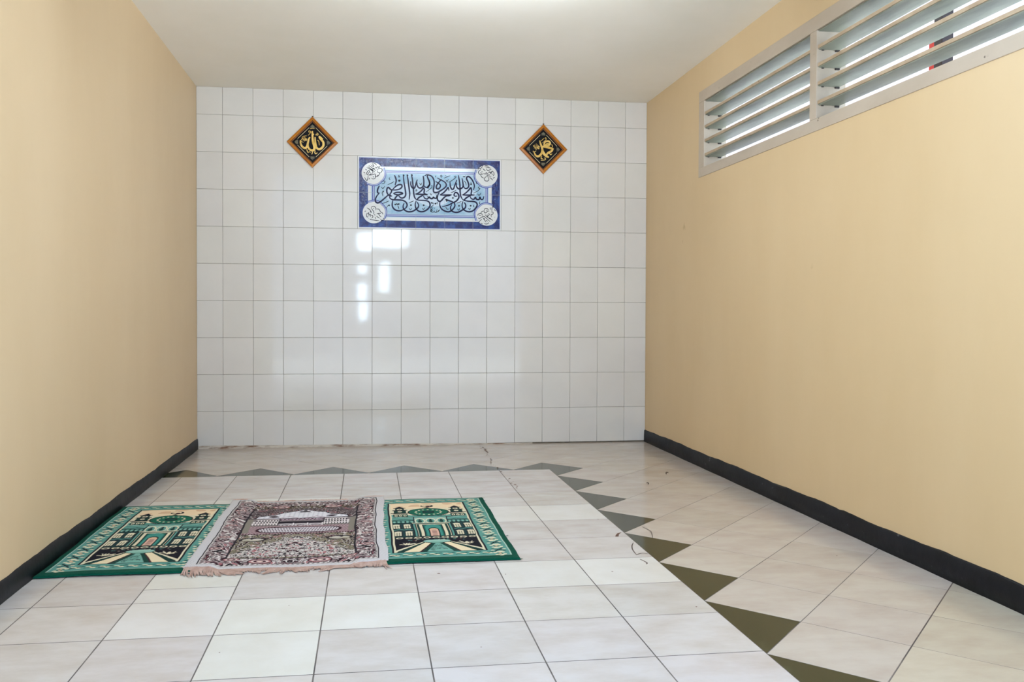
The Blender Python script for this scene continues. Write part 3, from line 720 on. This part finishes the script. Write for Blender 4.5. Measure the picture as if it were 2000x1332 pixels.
def grey_weave():
    W_, H_ = 717, 1090
    w = Weave(W_, H_, 2.5, (200, 197, 199)); u, v = w.u, w.v; cu = 360
    um = np.abs(u - cu)                                   # the design mirrors about the middle
    PLUM, WHT, ROSE, OLV, GRY = (50, 22, 32), (206, 199, 196), (160, 100, 106), (122, 116, 92), (112, 104, 102)
    tw = (np.floor(u / 5).astype(int) + np.floor(v / 5).astype(int)) % 3 == 0
    w.set(tw, (180, 177, 181))
    body = (u > 36) & (u < 684) & (v > 24) & (v < 1064)
    w.set(body, (38, 32, 40)); w.rect(41, 679, 28, 1060, WHT)
    w.set((u > 45) & (u < 675) & (v > 32) & (v < 1056) & ~((u > 50) & (u < 670) & (v > 38) & (v < 1050)) & (np.floor((u + v) / 9).astype(int) % 2 == 0), (34, 28, 36))
    def floral(mask, seed, sc, base, k=1.0, light=.35):
        x = um * 1.0; y = v
        wx = x + 12 * waves(x, y, seed, 70); wy = y + 12 * waves(x, y, seed + 1, 70)
        n1 = waves(wx, wy, seed + 2, sc); n2 = waves(wx, wy, seed + 3, sc * .8); n3 = waves(x, y, seed + 4, 90)
        w.set(mask, base)
        w.set(mask & (n2 > .6) & (n3 > .5), ROSE)
        w.set(mask & (np.abs(n1) < light), WHT)
        w.set(mask & (np.abs(n1 - .75) < .34 * k), PLUM)
        w.set(mask & (np.abs(n2 + .7) < .30 * k), (28, 22, 28))
    bandm = (u > 50) & (u < 670) & (v > 38) & (v < 1050)
    floral(bandm, 11, 52, (138, 118, 120))
    inner = (um < 233) & (v > 160) & (v < 972)
    w.set((um < 240) & (v > 154) & (v < 978), (34, 28, 36))
    w.set(inner, GRY)
    top = inner & (v < 350); floral(top, 31, 32, (98, 86, 88), light=.16)
    w.set((um < 240) & (v > 110) & (v < 170) & (waves(u, v, 9, 22) > .1), (92, 84, 64))
    # pale domed building
    pts = [(cu - 200, 352), (cu - 192, 318), (cu - 150, 300), (cu - 118, 286), (cu - 92, 250), (cu - 60, 236), (cu, 196), (cu + 60, 236), (cu + 92, 250), (cu + 118, 286), (cu + 150, 300), (cu + 192, 318), (cu + 200, 352)]
    w.line(pts, 15, (30, 26, 34)); w.poly(pts, (214, 212, 218)); w.line([(cu - 235, 356), (cu + 235, 352)], 8, (30, 26, 34))
    w.set(w.inside(pts) & (np.floor(u / 7).astype(int) % 3 == 0), (198, 196, 204))
    w.ell(cu, 232, 26, 14, (66, 60, 66)); w.ell(cu, 214, 8, 14, (66, 60, 66)); w.line([(cu - 30, 250), (cu, 240), (cu + 30, 250)], 4, (110, 104, 110))
    for s_ in (-1, 1):
        for x, y in ((130, 312), (130, 288), (124, 330)): w.ell(cu + s_ * x, y, 22 if y > 300 else 10, 9, (60, 52, 60))
        w.line([(cu + s_ * 20, 352), (cu + s_ * 60, 320), (cu + s_ * 100, 350)], 6, (150, 120, 132))
    w.rect(cu - 232, cu + 232, 360, 470, (126, 116, 118))
    for s_ in (-1, 1):
        for r_ in range(3):
            y0 = 372 + r_ * 34
            a, b = cu + s_ * 96, cu + s_ * (196 + 10 * r_)
            w.rect(min(a, b), max(a, b), y0, y0 + 28, (216, 208, 208))
            for q in range(9):
                x = cu + s_ * (104 + q * 12.5 + r_ * 2)
                if abs(x - cu) < 194 + 10 * r_: w.rect(x - 3.5, x + 3, y0 + 9, y0 + 28, (40, 30, 40))
        w.line([(cu + s_ * 96, 366), (cu + s_ * 96, 474)], 5, (40, 30, 40))
    w.rect(cu - 92, cu + 92, 362, 388, (174, 150, 164)); w.set((um < 92) & (v > 362) & (v < 388) & (waves(u, v, 77, 16) > .2), PLUM)
    w.rect(cu - 98, cu + 98, 412, 450, (26, 18, 28)); w.rect(cu - 92, cu + 92, 446, 486, (150, 142, 146))
    for x in (-62, 0, 62):
        w.ell(cu + x, 470, 26, 18, (198, 194, 196), .7); w.line([(cu + x + 31, 440), (cu + x + 31, 486)], 5, (226, 220, 222))
    w.set((um < 92) & (v > 470) & (v < 500) & (waves(u, v, 78, 14) > .3), (96, 84, 90))
    # rug-striped hall floor with an oval frame
    hall0 = inner & (v > 360) & (v < 600)
    hall = inner & (v > 486) & (v < 622)
    w.set(hall, (178, 158, 160)); w.set(hall & (((um + v * .9) % 15) < 7), (96, 52, 66))
    ov = lambda k: ((um / (168 + k)) ** 6 + ((v - 556) / (38 + k * .8)) ** 2) < 1
    w.set(ov(12), PLUM); w.set(ov(0), (196, 190, 196)); w.set(ov(0) & ((um + .2 * v) % 12 < 5) & (np.abs((v % 30) - 15) > 3), (84, 70, 82))
    w.set(inner & (v > 612) & (v < 630) & ((u % 12) < 6), (70, 40, 52))
    low = inner & (v >= 630)
    floral(low, 51, 38, (132, 124, 104), light=.26)
    tri = low & (um < (v - 650) * .9) & (v < 960)
    x = um; n1 = waves(x + 9 * waves(x, v, 61, 50), v, 62, 31); n2 = waves(x, v + 8 * waves(x, v, 63, 50), 64, 28)
    w.set(tri & (v > 650), (200, 194, 190)); w.set(tri & (np.abs(n1) < .34), PLUM); w.set(tri & (n2 > 1.3), ROSE); w.set(tri & (np.abs(n2 + .5) < .26), (52, 44, 48))
    w.set(hall0 & (um > 208), (128, 122, 112))
    for s_ in (-1, 1):
        for k_, r_ in ((0, 34), (1, 22)):
            w.ell(cu + s_ * 172, 704, r_ + 20, r_, (36, 26, 34) if k_ == 0 else (176, 170, 156))
        w.ell(cu + s_ * 160, 690, 26, 14, (44, 32, 40)); w.ell(cu + s_ * 158, 696, 18, 9, (196, 188, 180)); w.ell(cu + s_ * 200, 722, 20, 9, (128, 118, 104))
        for x, y, rx in ((108, 1014, 46), (214, 985, 32), (120, 134, 44), (284, 500, 26), (286, 860, 30), (284, 240, 26), (284, 690, 24)):
            w.ell(cu + s_ * x, y, rx, rx * .6, (52, 24, 34)); w.ell(cu + s_ * x, y, rx * .86, rx * .48, (172, 118, 120)); w.ell(cu + s_ * x, y, rx * .70, rx * .38, (206, 188, 184)); w.ell(cu + s_ * x, y, rx * .5, rx * .28, (64, 28, 40)); w.ell(cu + s_ * x, y, rx * .25, rx * .14, (214, 190, 180))
    return w

M_pile = mat('woven_pile', (200, 200, 200), 0.95, 0.05, attr='weave', bump=0.6, bscale=220, sheen=0.03)
M_edge_g = mat('green_binding', (8, 78, 62), 0.95, 0.1, bump=0.5, bscale=200)
M_edge_w = mat('white_binding', (196, 194, 202), 0.95, 0.1, bump=0.5, bscale=200)
def rug_mesh(name, wv, hfun, th, edge, ex=0.004, seed=0, parent=None, mats=None):
    """sheet of stitches with thickness; edges wander by ex metres; hfun gives the height of the underside"""
    U_, V_ = wv.u / 1000, wv.v / 1000
    W_, H_ = wv.W / 1000, wv.H / 1000
    r = np.random.RandomState(seed)
    def wob(t, k): return sum(r_a * np.sin(2 * PI * f * t + p) for r_a, f, p in k)
    ks = [[(r.uniform(.3, .6), r.uniform(.8, 1.6), r.uniform(0, 6)), (r.uniform(.2, .35), r.uniform(2.5, 4), r.uniform(0, 6)), (.10, r.uniform(8, 12), r.uniform(0, 6))] for _ in range(4)]
    fu = U_ / W_; fv = V_ / H_
    X = U_ + ex * ((1 - fu) * wob(fv, ks[0]) + fu * wob(fv, ks[1]))
    Y = -(V_ + ex * ((1 - fv) * wob(fu, ks[2]) + fv * wob(fu, ks[3])))
    d = np.minimum(np.minimum(U_, W_ - U_), np.minimum(V_, H_ - V_))
    rnd_ = th * (1 - 0.45 * np.exp(-d / 0.004))
    Z = hfun(U_, V_) + rnd_
    nv, nu = Z.shape
    top = np.stack([X, Y, Z], -1).reshape(-1, 3)
    idx = np.arange(nv * nu).reshape(nv, nu)
    f = np.stack([idx[1:, :-1], idx[1:, 1:], idx[:-1, 1:], idx[:-1, :-1]], -1).reshape(-1, 4)
    ring = np.concatenate([idx[0, :], idx[1:, -1], idx[-1, ::-1][1:], idx[::-1, 0][1:-1]])
    bot = top[ring].copy(); bot[:, 2] = (hfun(U_, V_)).reshape(-1)[ring]
    nb = len(ring); b0 = nv * nu
    q = np.arange(nb); sk = np.stack([ring, np.roll(ring, -1), b0 + np.roll(q, -1), b0 + q], -1)
    me = bpy.data.meshes.new(name)
    verts = np.concatenate([top, bot]); faces = np.concatenate([f, sk])
    me.vertices.add(len(verts)); me.vertices.foreach_set('co', verts.ravel())
    me.loops.add(faces.size); me.loops.foreach_set('vertex_index', faces.ravel().astype('i'))
    me.polygons.add(len(faces)); me.polygons.foreach_set('loop_start', np.arange(0, faces.size, 4, dtype='i'))
    me.update(calc_edges=True)
    me.polygons.foreach_set('use_smooth', np.ones(len(faces), bool))
    me.materials.append(M_pile); me.materials.append(edge)
    me.polygons.foreach_set('material_index', np.concatenate([np.zeros(len(f), 'i'), np.ones(len(sk), 'i')]))
    ca = me.color_attributes.new('weave', 'FLOAT_COLOR', 'POINT')
    col = np.ones((len(verts), 4), 'f'); col[:b0, :3] = wv.c.reshape(-1, 3); col[b0:, :3] = wv.c.reshape(-1, 3)[ring]
    ca.data.foreach_set('color', col.ravel()); me.update()
    o = bpy.data.objects.new(name, me); C.objects.link(o)
    if parent: o.parent = parent
    return o

TH = 0.0075
gw = green_weave()
def green_h(u, v): return 0.0012 + 0.0012 * (1 + np.sin(9 * u + 5 * v)) * (np.exp(-((1.055 - v) / .10)) + .3)
rg = empty('prayer_rug', (1.129, -1.755, 0))
tag(rg, 'green prayer rug with domed building pattern, right of the grey fringed rug', 'rug', 'green prayer rugs')
rug_mesh('carpet', gw, green_h, TH, M_edge_g, ex=0.0045, seed=3, parent=rg)
r = random.Random(2)
for x, y, dx in ((.574, -.004, .012), (.573, -1.05, .014), (.572, -.06, .006), (.574, -.72, .006), (.10, .0, .0), (.30, .001, .0)):
    tf = MB()
    for q in range(5):
        a = r.uniform(-.9, .9); l = r.uniform(.006, .014)
        lay(tf, ribbon([(x, y), (x + l * .6 * math.cos(a), y + l * .5 * math.sin(a)), (x + l * math.cos(a), y + l * math.sin(a * 1.6))], .0022, n=3), lambda X_, Y_: (X_, Y_, .003 + .0003 * q))
    tf.build('loose_thread', M_edge_g, rg)
lg = rg.copy(); C.objects.link(lg)
for ch in list(rg.children):
    c = ch.copy(); C.objects.link(c); c.parent = lg
lg.location = (0.0105, -1.757, 0); lg.scale = (0.972, 1.012, 1)
lg['label'] = 'green prayer rug with domed building pattern pushed against the left wall skirting'

gy = grey_weave()
def smooth(x, a, b):
    t = np.clip((x - a) / (b - a), 0, 1); return t * t * (3 - 2 * t)
GXo, GYo = 0.498, -1.714
def grey_h(u, v):
    x = u + GXo
    on = np.maximum(1 - smooth(x, .582, .622), smooth(x, 1.074, 1.114))
    h = 0.0008 + on * (TH + 0.0049)
    rip = 0.0030 * np.exp(-((v - .22) / .05) ** 2) * (1 - smooth(u, .0, .22)) + 0.0035 * np.exp(-((v - .80) / .04) ** 2) * smooth(u, .55, .70) + 0.0022 * np.exp(-((v - .98) / .05) ** 2) * (1 + np.sin(14 * u)) * .8
    return h + rip
mg = empty('fringed_rug', (GXo, GYo, 0))
tag(mg, 'grey and plum patterned prayer rug with pink fringes lying between and over two green rugs', 'rug')
rug_mesh('carpet', gy, grey_h, 0.0035, M_edge_w, ex=0.008, seed=12, parent=mg)
M_fringe = mat('pink_fringe', (188, 162, 150), 0.9, 0.1, alt=(164, 134, 122), scale=40)
def fringe(name, v0, sgn, ln, seed, gaps):
    mb = MB(); r = random.Random(seed); x = 0.004
    lean = 0.0; hf = lambda u, v: float(grey_h(np.array(u), np.array(v)))
    while x < 0.712:
        lean += r.gauss(0, .12); lean *= .93
        inside = [g for g in gaps if g[0] < x < g[1]]
        L_ = ln * r.uniform(.75, 1.1) * (inside[0][2] if inside else 1) * (0.58 + .34 * abs(math.sin(x * 31 + 1.1 * math.sin(x * 17))) + .12 * math.sin(x * 23))
        le = lean + .35 * math.sin(x * 55)
        if L_ > .003:
            y0 = -(v0)
            pts = [(x, y0 - sgn * -.004), (x + .15 * L_ * le, y0 - sgn * L_ * .35), (x + .5 * L_ * le, y0 - sgn * L_ * .72), (x + .95 * L_ * le + r.gauss(0, .0015), y0 - sgn * L_)]
            rib = ribbon(pts, .0042, n=3, taper=.5)
            n_ = len(rib) - 1; hb = hf(x, min(max(v0, 0), 1.09)) + .0022; h1 = .0016 + r.uniform(0, .0025)
            if not (x < .075 or x > .62) : pass
            on = x + GXo < .567 or x + GXo > 1.129
            zz = [hb + (h1 - hb) * min(1, 1.3 * k / n_) if (sgn > 0 or not on) else hb for k in range(n_ + 1)]
            i = mb.verts([q for k, (a, b) in enumerate(rib) for q in ((a[0], a[1], zz[k]), ((a[0] + b[0]) / 2, (a[1] + b[1]) / 2, zz[k] + .0012), (b[0], b[1], zz[k]))])
            for k in range(n_):
                for c in (0, 1): mb.face([i + 3 * k + c, i + 3 * k + c + 1, i + 3 * k + c + 4, i + 3 * k + c + 3], 0, True)
        x += r.uniform(.0016, .0026)
    o = mb.build(name, M_fringe, mg); o['label'] = 'pinkish fringe'
fringe('fringe', 1.088, 1, .074, 4, [(.018, .030, .45), (.275, .295, .5), (.355, .372, .6), (.44, .455, .5), (.535, .70, .50)])
fringe('fringe', 0.004, -1, .026, 6, [(.08, .16, .9), (.16, .20, .3), (.30, .33, .4), (.55, .60, .5)])

# ================================================================ small scraps on the floor
M_leaf = mat('dry_scrap', (74, 62, 52), 0.8)
def scrap(loc, rot, label, s):
    mb = MB(); n = 8
    rows_ = []
    for k in range(n + 1):
        t = k / n; a = t * 4.2
        rr_ = .010 * s * (1 - .35 * t)
        wd_ = .0045 * s * math.sin(PI * (.12 + .76 * t))
        x, z = rr_ * math.cos(a), .0105 * s + rr_ * math.sin(a) * .9 - .001
        rows_.append(mb.verts([(x, -wd_, max(z, .0006)), (x, wd_, max(z, .0006)), (x * .93, wd_, max(z - .001, .0003)), (x * .93, -wd_, max(z - .001, .0003))]))
    for a, b in zip(rows_[:-1], rows_[1:]):
        for c in range(4): mb.face([a + c, a + (c + 1) % 4, b + (c + 1) % 4, b + c], 0, True)
    o = mb.build('dry_leaf_scrap', M_leaf); o.location = loc; o.rotation_euler = (0, 0, rot)
    return tag(o, label, 'scrap', 'dry scraps on the floor')
scrap((2.832, -1.262, 0), .5, 'small curled dark scrap on the floor tiles, the one nearer the right wall', 1.0)
scrap((2.636, -1.504, -.004), 1.9, 'small flat dark scrap on the floor tiles, the one nearer the green triangles', .8)

# ================================================================ outside: yard, buildings, what shows through the louvres
M_yard = mat('yard_concrete', (212, 210, 206), 0.85, alt=(198, 196, 192), scale=2)
M_bld = mat('neighbour_render', (216, 212, 206), 0.8, alt=(204, 198, 190), scale=1.2)
M_bld2 = mat('neighbour_grey', (150, 150, 146), 0.8)  # even grey of the roof slab
M_steel = mat('dark_post_paint', (40, 26, 26), 0.5)
M_red = mat('red_board', (196, 44, 30), 0.5)
yd = MB(); yd.box((-30, -40, -0.30), (30, FRONT + .001, -0.05)); yd.box((RW + .151, FRONT, -0.30), (30, 20, -0.05))
yd.box((-30, FRONT, -0.30), (-.151, 20, -0.05))
struct(yd.build('yard_ground_1', M_yard))  # unseen concrete yard ground around the room
def building(name, label, boxes, m, wins=(), roof=True):
    a = boxes[0][0]; b = boxes[0][1]
    e = empty(name, ((a[0] + b[0]) / 2, (a[1] + b[1]) / 2, a[2])); tag(e, label, 'building')
    ox, oy, oz = e.location
    mb = MB()
    for p, q in boxes: mb.box((p[0] - ox, p[1] - oy, p[2] - oz), (q[0] - ox, q[1] - oy, q[2] - oz))
    mb.build('wall', m, e)
    if roof:
        zt = max(q[2] for p, q in boxes) - oz; X0_ = min(p[0] for p, q in boxes) - ox; X1_ = max(q[0] for p, q in boxes) - ox
        rf = MB(); rf.box((X0_ - .12, a[1] - oy - .12, zt), (X1_ + .12, b[1] - oy + .12, zt + .12)); rf.build('roof', M_bld2, e)
    for x0, x1, z0, z1 in wins:
        wmb = MB(); wmb.box((x0 - ox, b[1] - oy, z0), (x1 - ox, b[1] - oy + .03, z1)); wmb.build('window', M_win, e)
    return e
# across the yard, behind the camera: mirrored in the glazed wall
M_fac = mat('yard_facade', (172, 176, 184), 0.85, alt=(160, 164, 172), scale=1)
M_win = mat('facade_window', (190, 196, 204), 0.5)
building('yard_building', 'grey building across the yard with an open passage under its bridge',
         [((-9, -17, -.05), (0.87, -14, 6.5)), ((2.20, -17, -.05), (12, -14, 6.5)), ((0.87, -17, 3.22), (2.20, -14, 6.5)), ((0.87, -17, -.05), (2.20, -14, .72)), ((0.87, -17, 2.36), (2.20, -14, 2.50)), ((1.10, -17, .72), (1.36, -14, 2.44)), ((1.64, -17, .72), (2.20, -14, 2.44)), ((1.36, -17, .72), (1.64, -14, 1.45)), ((0.87, -17, 1.20), (1.10, -14.2, 1.32)), ((0.87, -17, 1.85), (1.10, -14.2, 1.95))],
         M_fac, ((-3.2, -2.0, 1, 2.2), (5, 6.2, 1, 2.2)))
# beyond the louvre window
po = MB(); po.box((-.028, -.028, 0), (.028, .028, 3.3)); 
post = empty('outdoor_post', (3.70, -2.375, -.05)); tag(post, 'dark brown outdoor post seen between the louvre blades', 'post')
po.build('post', M_steel, post, bevel=.004)
rb = MB(); rb.box((-.02, .029, 2.08), (.03, .070, 2.26)); rb.build('red_board', M_red, post)
building('neighbour_wall', 'pale pinkish wall outside the louvre window behind the dark post', [((5.2, -.62, -.05), (5.5, 5.0, 4.0))], mat('pink_render', (226, 206, 212), 0.8), roof=False)

# added fill light shaped as a ceiling batten, out of view, brightening the back
M_fill_tube = bpy.data.materials.new('fill_light_tube'); M_fill_tube.use_nodes = True
_b = M_fill_tube.node_tree.nodes['Principled BSDF']; _b.inputs['Emission Color'].default_value = (0.80, 0.90, 1.0, 1); _b.inputs['Emission Strength'].default_value = 135.0
_b.inputs['Base Color'].default_value = (0.8, 0.8, 0.8, 1)
lamp = empty('fill_lamp', (1.62, -2.35, RH)); tag(lamp, 'added fill light shaped as a fluorescent batten on the ceiling, out of view', 'lamp')
hb = MB(); hb.box((-.53, -.028, -.045), (.53, .028, 0)); hb.build('housing', M_ceil, lamp, bevel=.006)
for sx in (-1, 1):
    lb = MB(); lb.box((sx * .505 - .012, -.016, -.10), (sx * .505 + .012, .016, -.044)); lb.build('lamp_holder', M_ceil, lamp, bevel=.004)
tb = MB(); k_ = 16
ia = tb.verts([(-.494, .0145 * math.cos(t), -.082 + .0145 * math.sin(t)) for t in np.linspace(0, 2 * PI, k_ + 1)[:-1]])
ib = tb.verts([(.494, .0145 * math.cos(t), -.082 + .0145 * math.sin(t)) for t in np.linspace(0, 2 * PI, k_ + 1)[:-1]])
for q in range(k_): tb.face([ia + q, ib + q, ib + (q + 1) % k_, ia + (q + 1) % k_], 0, True)
tb.face(range(ia, ia + k_)); tb.face(range(ib + k_ - 1, ib - 1, -1)); tb.build('tube', M_fill_tube, lamp)
